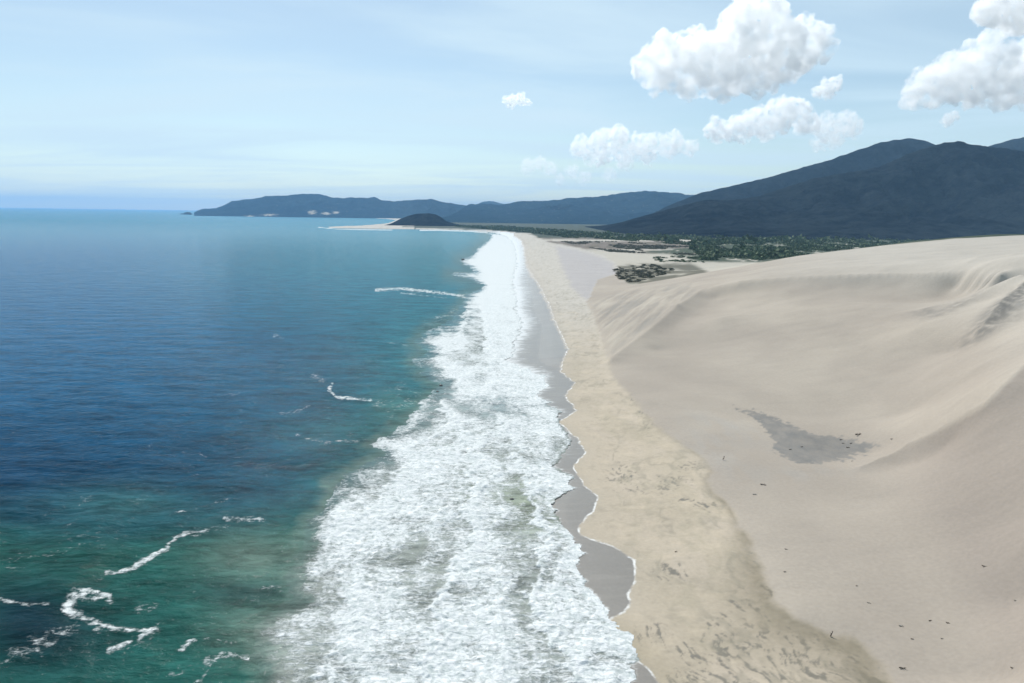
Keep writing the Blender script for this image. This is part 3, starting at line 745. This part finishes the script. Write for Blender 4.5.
wood = [  # px, py, length, dark?, label
 (902,671,1.5,1,'forked dark driftwood branch low on the dune slope, largest on that slope'),
 (912,641,.8,1,'short dark driftwood piece a little uphill of the forked branch'),
 (930,622,.9,1,'dark driftwood stick, left one of a level pair on the smooth slope'),
 (948,623,1.0,1,'dark driftwood stick with pale end, right one of a level pair on the smooth slope'),
 (942,639,.7,0,'pale short stick just below the level pair of dark sticks'),
 (901,627,1.3,0,'pale curved branch lying on the slope above the forked dark branch'),
 (869,603,1.0,0,'pale stick lying alone in the middle of the smooth lower slope'),
 (857,586,.7,1,'small dark stick alone uphill from the pale stick on the lower slope'),
 (984,568,1.2,1,'brownish branch on the shaded slope near the right edge'),
 (1015,603,.8,0,'pale stick close to the right edge of the picture'),
 (1012,671,.9,1,'dark stick in the bottom right corner of the dune slope'),
 (786,550,1.0,1,'dark stick on flat sand right beside the beach, upper of two'),
 (785,572,.9,1,'dark stick on flat sand right beside the beach, lower of two'),
 (832,636,1.6,1,'dark upright branch stump on the border between brown beach and pale dune'),
 (763,485,2.2,1,'dark driftwood log on the flat sand below the grey damp hollow'),
 (755,495,1.8,0,'pale brown log lying just left of and below the dark log'),
 (790.5,450,1.5,1,'dark log inside the grey damp hollow, left one of two'),
 (802,447,1.6,1,'dark log inside the grey damp hollow, right one of two'),
 (841,440,1.6,1,'dark branch in the scatter at the upper rim of the damp hollow, leftmost'),
 (843,444,1.3,1,'dark branch in the scatter at the upper rim of the damp hollow, below the leftmost'),
 (851,444,1.5,1,'dark branch in the scatter at the upper rim of the damp hollow, rightmost'),
 (848,448,1.7,1,'dark branch in the scatter at the upper rim of the damp hollow, lowest'),
 (858,435,3.6,1,'long brown log lying above the damp hollow on clean sand'),
 (892,440,1.6,1,'brown log to the right of the damp hollow at the foot of the ridge'),
 (853,462,1.5,1,'small dark log just below the right end of the damp hollow'),
 (557,303,2.2,1,'faint dark log on the upper beach near the far end of the dunes'),
 (724,460,2.0,1,'dark stump on the grey sand between beach and damp hollow'),
 (676,552,1.0,1,'small dark branch in the middle of the tan beach'),
]
for i, (px, py, L, dk_, lab) in enumerate(wood):
    x, y, z = find_ground(px, py)
    o = link('driftwood', branch_mesh('driftwood', L * .78, L * .075 + .03, 100 + i, M_wood if dk_ else M_pale), None, label=lab, category='driftwood', group='driftwood strewn on the sand')
    o.location = (x, y, z - .02); o.rotation_euler = (0, 0, random.uniform(-.5, .5))
    if 'upright' in lab or 'stump' in lab: o.rotation_euler = (0, -1.1, .3); o.location.z += L * .4
# the dark thing standing on the far beach
def person(px, py):
    x, y, z = find_ground(px, py)
    J = {'pelvis': (0, 0, .95), 'chest': (0, 0, 1.32), 'neck': (0, 0, 1.5), 'head': (0, .02, 1.66), 'headtop': (0, .01, 1.75),
         'shl': (-.19, 0, 1.43), 'ell': (-.25, .02, 1.15), 'wrl': (-.24, .10, .90), 'hal': (-.24, .13, .82),
         'shr': (.19, 0, 1.43), 'elr': (.25, .02, 1.15), 'wrr': (.24, .10, .90), 'har': (.24, .13, .82),
         'hil': (-.10, 0, .90), 'knl': (-.12, .06, .50), 'anl': (-.12, -.02, .09), 'tol': (-.13, .16, .04),
         'hir': (.10, 0, .90), 'knr': (.12, .02, .50), 'anr': (.13, -.08, .09), 'tor': (.14, .10, .04)}
    R_ = {'pelvis': .15, 'chest': .16, 'neck': .06, 'head': .10, 'headtop': .07, 'shl': .07, 'shr': .07, 'ell': .045, 'elr': .045, 'wrl': .03, 'wrr': .03, 'hal': .035, 'har': .035,
          'hil': .10, 'hir': .10, 'knl': .06, 'knr': .06, 'anl': .045, 'anr': .045, 'tol': .04, 'tor': .04}
    E = [('pelvis','chest'),('chest','neck'),('neck','head'),('head','headtop'),('chest','shl'),('shl','ell'),('ell','wrl'),('wrl','hal'),('chest','shr'),('shr','elr'),('elr','wrr'),('wrr','har'),
         ('pelvis','hil'),('hil','knl'),('knl','anl'),('anl','tol'),('pelvis','hir'),('hir','knr'),('knr','anr'),('anr','tor')]
    ks = list(J); me = bpy.data.meshes.new('person'); me.from_pydata([J[k] for k in ks], [(ks.index(a), ks.index(b)) for a, b in E], [])
    mt, t, b = new_mat('dark_clothes'); b.inputs['Base Color'].default_value = (.04, .045, .06, 1); me.materials.append(mt)
    o = link('person', me, None, label='tiny person in dark clothes standing alone on the far beach', category='person')
    md = o.modifiers.new('s', 'SKIN')
    for i, k in enumerate(ks): me.skin_vertices[0].data[i].radius = (R_[k], R_[k] * .8)
    me.skin_vertices[0].data[0].use_root = True
    o.modifiers.new('u', 'SUBSURF').levels = 1
    o.location = (x, y, z)
person(573, 298)

# ------------------------------------------------------------------ vegetation of the plain
def shrub_mesh(name, R, H, nleaf, seed, mat):
    """a dome of leaf sprays on short stems"""
    g = np.random.default_rng(seed)
    lob = g.normal(0, 1, (6, 3)); lob[:, 2] = np.abs(lob[:, 2]) * .3
    lob = np.c_[lob[:, :2] * R * .42, H * (.35 + .3 * g.random(6))]
    rad = R * (.40 + .28 * g.random(6))
    k = g.integers(0, 6, nleaf); d = g.normal(0, 1, (nleaf, 3)); d /= np.linalg.norm(d, axis=1)[:, None]
    p = lob[k] + d * rad[k, None] * (.65 + .4 * g.random((nleaf, 1))) * np.array([1, 1, .75 * H / R])
    p[:, 2] = np.abs(p[:, 2])
    a = g.normal(0, 1, (nleaf, 3)); a /= np.linalg.norm(a, axis=1)[:, None]
    b = np.cross(a, g.normal(0, 1, (nleaf, 3))); b /= np.linalg.norm(b, axis=1)[:, None]
    s = R * .16 * (.6 + .8 * g.random((nleaf, 1)))
    V = np.concatenate([p - a * s, p + b * s * .6, p + a * s, p - b * s * .6]).reshape(4, nleaf, 3).transpose(1, 0, 2).reshape(-1, 3)
    return mesh_from(name, V, np.arange(nleaf * 4).reshape(-1, 4), mat, False)
def plain_pt(px, py):
    w = P(px, py, 3.0); return w
# countable shrubs
protos = [shrub_mesh('shrub', 3.2, 2.2, 260, s, M_leaf) for s in (1, 2, 3)] + [shrub_mesh('shrub', 3.0, 1.8, 240, s, M_leafd) for s in (4, 5)]
areas = [  # polygon, count, proto range, label, group
 ([(612,268),(655,264),(672,270),(668,281),(634,289),(622,283)], 170, (3, 5), 'brownish low shrub in the dark thicket where the dune meets the grey flat', 'shrubs of the dark thicket beside the dune'),
 ([(652,257),(672,255),(700,258),(704,263),(660,262)], 45, (0, 3), 'green shrub in the row of bushes on pale sand beyond the dark thicket', 'shrubs of the row beyond the thicket'),
 ([(700,254),(740,250),(770,256),(765,262),(716,263)], 60, (0, 3), 'green shrub in the clump between the pale pans behind the dune', 'shrubs between the pale pans'),
 ([(770,252),(800,247),(860,243),(930,240),(925,243),(810,254),(776,262)], 90, (0, 3), 'green shrub in the belt right behind the long dune top', 'shrubs right behind the dune top'),
]
pyr = random.Random(5); planted = []
for poly, cnt, pr, lab, grp in areas:
    k = 0; xs = [p[0] for p in poly]; ys = [p[1] for p in poly]; tries = 0
    seeds = [(pyr.uniform(min(xs), max(xs)), pyr.uniform(min(ys), max(ys))) for _ in range(9)]
    while k < cnt and tries < 20000:
        tries += 1
        cx, cy = pyr.choice(seeds); px = pyr.gauss(cx, (max(xs) - min(xs)) * .09); py = pyr.gauss(cy, (max(ys) - min(ys)) * .07)
        if cnt > 150 and pyr.random() < .7: px = pyr.uniform(min(xs), max(xs)); py = pyr.uniform(min(ys), max(ys))
        if not inside(np.array([px]), np.array([py]), poly)[0]: continue
        w = plain_pt(px, py); o = link('shrub', protos[pyr.randrange(*pr)], None, label=lab, category='shrub', group=grp)
        s = pyr.uniform(.6, 1.5) if cnt > 150 else pyr.uniform(.8, 1.9); o.location = (w[0], w[1], 2.6); planted.append(o); o.scale = (s * 1.15, s * 1.15, s * pyr.uniform(.7, 1.05)); o.rotation_euler = (0, 0, pyr.uniform(0, 6.28)); k += 1
gx = np.array([o.location.x for o in planted]); gy = np.array([o.location.y for o in planted]); gz = height(gx, gy)[0]
for o, zz in zip(planted, gz): o.location.z = float(zz) - .15
# the mass of scrub and woodland beyond
def npts_ok(v): return len(v)
def mass(name, npts, sampler, size, leaves, mat, label, seed):
    g = np.random.default_rng(seed); VV = []
    for i in range(npts):
        r = sampler(g)
        if r is None: continue
        x, y = r; R = size(g); nl = leaves
        d = g.normal(0, 1, (nl, 3)); d /= np.linalg.norm(d, axis=1)[:, None]; d[:, 2] = np.abs(d[:, 2])
        p = d * R * (.6 + .45 * g.random((nl, 1))); p[:, 2] *= .8; p += np.array([x, y, 2.8])
        a = g.normal(0, 1, (nl, 3)); a /= np.linalg.norm(a, axis=1)[:, None]
        b = np.cross(a, g.normal(0, 1, (nl, 3))); b /= np.linalg.norm(b, axis=1)[:, None]
        s = R * .42 * (.6 + .6 * g.random((nl, 1)))
        VV.append(np.stack([p - a * s, p + b * s * .8, p + a * s, p - b * s * .8], 1).reshape(-1, 3))
    V = np.concatenate(VV).astype(float)
    bz = V.reshape(npts_ok(VV), -1, 3); cxy = bz.mean(1); bz[:, :, 2] += (height(cxy[:, 0], cxy[:, 1])[0] - 3.0)[:, None]; V = bz.reshape(-1, 3)
    me = mesh_from(name, V, np.arange(len(V)).reshape(-1, 4), mat, False)
    return link(name, me, None, kind='stuff', label=label, category='vegetation')
def samp_poly(poly, thr, ns):
    xs = [p[0] for p in poly]; ys = [p[1] for p in poly]
    def f(g):
        for _ in range(40):
            px = g.uniform(min(xs), max(xs)); py = g.uniform(min(ys), max(ys))
            if not inside(np.array([px]), np.array([py]), poly)[0]: continue
            w = P(px, py, 3.0)
            if fbm(np.array([w[0] / 110]), np.array([w[1] / 230]), 3, ns)[0] + thr > 0: return w[0], w[1]
        return None
    return f
mass('scrub', 5200, samp_poly([(690,245),(760,240),(960,236),(955,240),(900,245),(840,250),(790,258),(740,261),(700,260)], .04, 500), lambda g: 1.8 + g.exponential(2.4), 18, M_leaf, 'green scrub covering the plain behind the dunes', 600)
mass('scrub', 2600, samp_poly([(560,241.5),(640,241.5),(700,243),(735,249),(720,256),(650,254),(610,252),(585,247)], -.02, 530), lambda g: g.uniform(1.2, 4.0), 14, M_leafd, 'brownish low scrub on the flats beyond the grey back beach', 603)
mass('woodland', 5200, samp_poly([(540,233),(640,235),(760,235.5),(1000,233),(1000,237.5),(900,240.5),(780,243),(700,246),(600,239),(556,238)], .02, 510), lambda g: 3.5 + g.exponential(3.5), 14, M_leaf, 'far green woodland at the foot of the mountains', 601)
mass('woodland', 1600, samp_poly([(452,226.4),(500,226.6),(560,231),(600,234),(590,237.5),(556,236),(520,232),(480,229)], .6, 520), lambda g: g.uniform(8, 16), 12, M_leaf, 'far woodland behind the end of the bay', 602)

# ------------------------------------------------------------------ haze
def box(name, x0, x1, y0, y1, z0, z1, mat):
    v = np.array([(x, y, z) for z in (z0, z1) for y in (y0, y1) for x in (x0, x1)], float)
    f = np.array([(0, 2, 3, 1), (4, 5, 7, 6), (0, 1, 5, 4), (2, 6, 7, 3), (0, 4, 6, 2), (1, 3, 7, 5)])
    return mesh_from(name, v, f, mat, False)
mh = bpy.data.materials.new('haze'); mh.use_nodes = True; nt = NT(mh); nt.n.remove(nt.n['Principled BSDF'])
HAZE_D = 2.9e-5
pv = nt.add('ShaderNodeVolumePrincipled'); pv.inputs['Color'].default_value = (.37, .66, 1.0, 1); pv.inputs['Density'].default_value = HAZE_D; pv.inputs['Anisotropy'].default_value = 0
nt.l.new(pv.outputs[0], nt.n['Material Output'].inputs['Volume'])
link('haze', box('haze', -60000, 60000, -3000, 62000, -8, 985, mh), None, kind='stuff')

# ------------------------------------------------------------------ clouds
def cloud_mat(name, dens, sz):
    m = bpy.data.materials.new(name); m.use_nodes = True; t = NT(m); t.n.remove(t.n['Principled BSDF'])
    v = t.add('ShaderNodeVolumeScatter'); v.inputs['Color'].default_value = (1, 1, 1, 1); v.inputs['Anisotropy'].default_value = .5
    tc = t.add('ShaderNodeTexCoord').outputs['Object']
    n = t.noise(2.6 / sz, 5, .62, tc)
    t.l.new(t.math('MULTIPLY', t.smooth(n, .39, .60), dens * 2.2), v.inputs['Density'])
    t.l.new(v.outputs[0], t.n['Material Output'].inputs['Volume']); return m
def cloud(puffs, Yc, dens, label, seed, thick=.8, voxel=None, fl=None):
    """puffs: (px, py, radius px); a union of round puffs, then broken up"""
    import bmesh
    g = np.random.default_rng(seed); bm = bmesh.new(); k = Yc / F
    ctr = atY(np.mean([p[0] for p in puffs]), np.mean([p[1] for p in puffs]), Yc)
    base = min(atY(p[0], p[1] + p[2], Yc)[2] for p in puffs)
    def ball(c, r):
        mm = Matrix.Translation(c) @ Matrix.Diagonal((r, r * thick, r, 1))
        bmesh.ops.create_icosphere(bm, subdivisions=2, radius=1.0, matrix=mm)
    for px, py, r in puffs:
        c = atY(px, py, Yc) - ctr; R = r * k
        ball(Vector(c), R)
        for _ in range(16):
            d = g.normal(0, 1, 3); d /= np.linalg.norm(d); rr = R * g.uniform(.18, .5); q = c + d * (R * 1.0 - rr * .35) * np.array([1, thick, 1])
            ball(Vector(q), rr)
    me = bpy.data.meshes.new('cloud'); bm.to_mesh(me); bm.free()
    o = link('cloud', me, None, label=label, category='cloud', group='cumulus clouds')
    o.location = ctr
    sz = max(p[2] for p in puffs) * k
    rm = o.modifiers.new('r', 'REMESH'); rm.mode = 'VOXEL'; rm.voxel_size = voxel or sz * .042
    for s_, st in ((.55, .38), (.22, .20), (.09, .13), (.045, .06)):
        tx = bpy.data.textures.new('puff', 'CLOUDS'); tx.noise_scale = sz * s_; tx.noise_depth = 2
        dm = o.modifiers.new('d', 'DISPLACE'); dm.texture = tx; dm.strength = sz * st; dm.mid_level = .5
    dg = bpy.context.evaluated_depsgraph_get(); dg.update()
    me2 = bpy.data.meshes.new_from_object(o.evaluated_get(dg)); o.modifiers.clear(); o.data = me2
    me2.materials.clear(); me2.materials.append(cloud_mat('cloud_vapour', dens * .75 / (sz), sz))
    for p in me2.polygons: p.use_smooth = True
    return o
cloud([(660,62,22),(645,68,12),(690,60,28),(720,62,30),(745,40,32),(760,18,26),(775,48,30),(805,42,24),(745,68,26),(790,60,22),(700,74,16),(770,72,16),(822,44,12),(655,78,14)], 8200, 3.2, 'largest white cumulus cloud, high above the mountains', 1)
cloud([(925,88,18),(950,78,24),(985,72,30),(1015,76,28),(1045,80,26),(910,97,9),(1000,96,14),(975,92,16),(990,58,18)], 8600, 3.0, 'broad white cumulus cloud cut by the right edge of the picture', 2)
cloud([(992,8,16),(1012,10,20),(1030,14,20),(1000,20,8)], 7600, 3.0, 'cloud corner in the upper right corner of the picture', 3)
cloud([(718,130,12),(735,128,12),(755,122,14),(778,115,16),(795,112,14),(806,122,12),(745,138,6),(765,128,12)], 12500, 2.4, 'long knobbly cloud just below the largest cloud', 4)
cloud([(826,128,13),(845,124,13),(855,128,9),(835,138,10),(820,142,8)], 13000, 1.1, 'thin ragged cloud to the right of the long knobbly cloud, touching it', 5)
cloud([(828,88,9),(836,83,7),(818,92,6)], 10500, 1.8, 'small puff of cloud at the lower right of the largest cloud', 6)
cloud([(512,101,6),(520,99,6),(527,102,4),(506,100,4)], 12000, 1.3, 'tiny isolated white cloud alone in the left-centre sky', 7)
cloud([(582,147,11),(600,142,12),(618,140,13),(640,146,13),(655,142,10),(672,144,12),(690,147,8),(600,156,11),(625,160,10),(648,156,9),(590,160,7)], 20500, 1.5, 'wide patchy cloud low over the distant hills', 8)
cloud([(528,166,8),(540,163,7),(550,168,7),(572,172,7),(560,180,6),(585,178,7),(610,175,7)], 21500, .55, 'faint thin cloud low over the hills, left of the wide patchy one', 9)
cloud([(948,120,6),(954,116,5)], 10500, 1.2, 'very small faint puff below the broad right-hand cloud', 10)

# ------------------------------------------------------------------ light
SUN_EL = math.radians(43); SUN_AZ = math.radians(-20)        # azimuth from +Y towards +X
w = bpy.data.worlds.new('World'); sc.world = w; w.use_nodes = True
t = NT(w); bg = t.n['Background']
sky = t.add('ShaderNodeTexSky', sky_type='NISHITA'); sky.sun_disc = False; sky.sun_elevation = SUN_EL; sky.sun_rotation = SUN_AZ % (2 * math.pi)
sky.altitude = 100; sky.air_density = 1.0; sky.dust_density = .25; sky.ozone_density = 1.5
tc = t.add('ShaderNodeTexCoord').outputs['Generated']
sep = t.add('ShaderNodeSeparateXYZ', i_0=tc)
iz = t.math('DIVIDE', 1.0, t.math('MAXIMUM', t.math('ADD', sep.outputs[2], .06), .03))
vx = t.math('MULTIPLY', sep.outputs[0], iz); vy = t.math('MULTIPLY', sep.outputs[1], iz)
cv = t.add('ShaderNodeCombineXYZ', i_0=vx, i_1=vy).outputs[0]
ci = t.noise(.55, 6, .55, t.mapping(cv, (.45, 1.1, 1), (0, 0, .25)), dist=.7)
veil = t.math('MULTIPLY', t.math('ADD', t.smooth(ci, .36, .70), .35), .68)
veil = t.math('MULTIPLY', veil, t.smooth(sep.outputs[2], -.02, .05))
skc = t.mix(1.0, sky.outputs[0], (1.03, 1.04, .97), 'MULTIPLY')
skc = t.mix(veil, skc, (6.6, 8.3, 9.3))
t.l.new(skc, bg.inputs['Color']); bg.inputs['Strength'].default_value = .091
sl = bpy.data.lights.new('sun', 'SUN'); sl.energy = 4.1; sl.angle = math.radians(.55); sl.color = (1, .965, .91)
so = bpy.data.objects.new('sun', sl); COL.objects.link(so)
sd_ = Vector((math.sin(SUN_AZ) * math.cos(SUN_EL), math.cos(SUN_AZ) * math.cos(SUN_EL), math.sin(SUN_EL)))
so.rotation_euler = sd_.to_track_quat('Z', 'Y').to_euler()

# ------------------------------------------------------------------ camera
cam = bpy.data.cameras.new('camera'); cam.lens = 24; cam.sensor_width = 36; cam.clip_end = 200000; cam.clip_start = .5
cob = bpy.data.objects.new('camera', cam); COL.objects.link(cob)
mw = Matrix(((rgt[0], upv[0], -fwd[0], 0), (rgt[1], upv[1], -fwd[1], 0), (rgt[2], upv[2], -fwd[2], CAM_H), (0, 0, 0, 1)))
cob.matrix_world = mw
sc.camera = cob
sc.view_settings.view_transform = 'Standard'; sc.view_settings.look = 'None'; sc.view_settings.exposure = 0.24; sc.view_settings.gamma = 1
sc.cycles.use_denoising = True
sc.cycles.max_bounces = 26; sc.cycles.volume_bounces = 12; sc.cycles.diffuse_bounces = 2; sc.cycles.glossy_bounces = 2; sc.cycles.transparent_max_bounces = 8
sc.cycles.use_adaptive_sampling = True; sc.cycles.adaptive_threshold = .02
sc.cycles.sample_clamp_indirect = 4
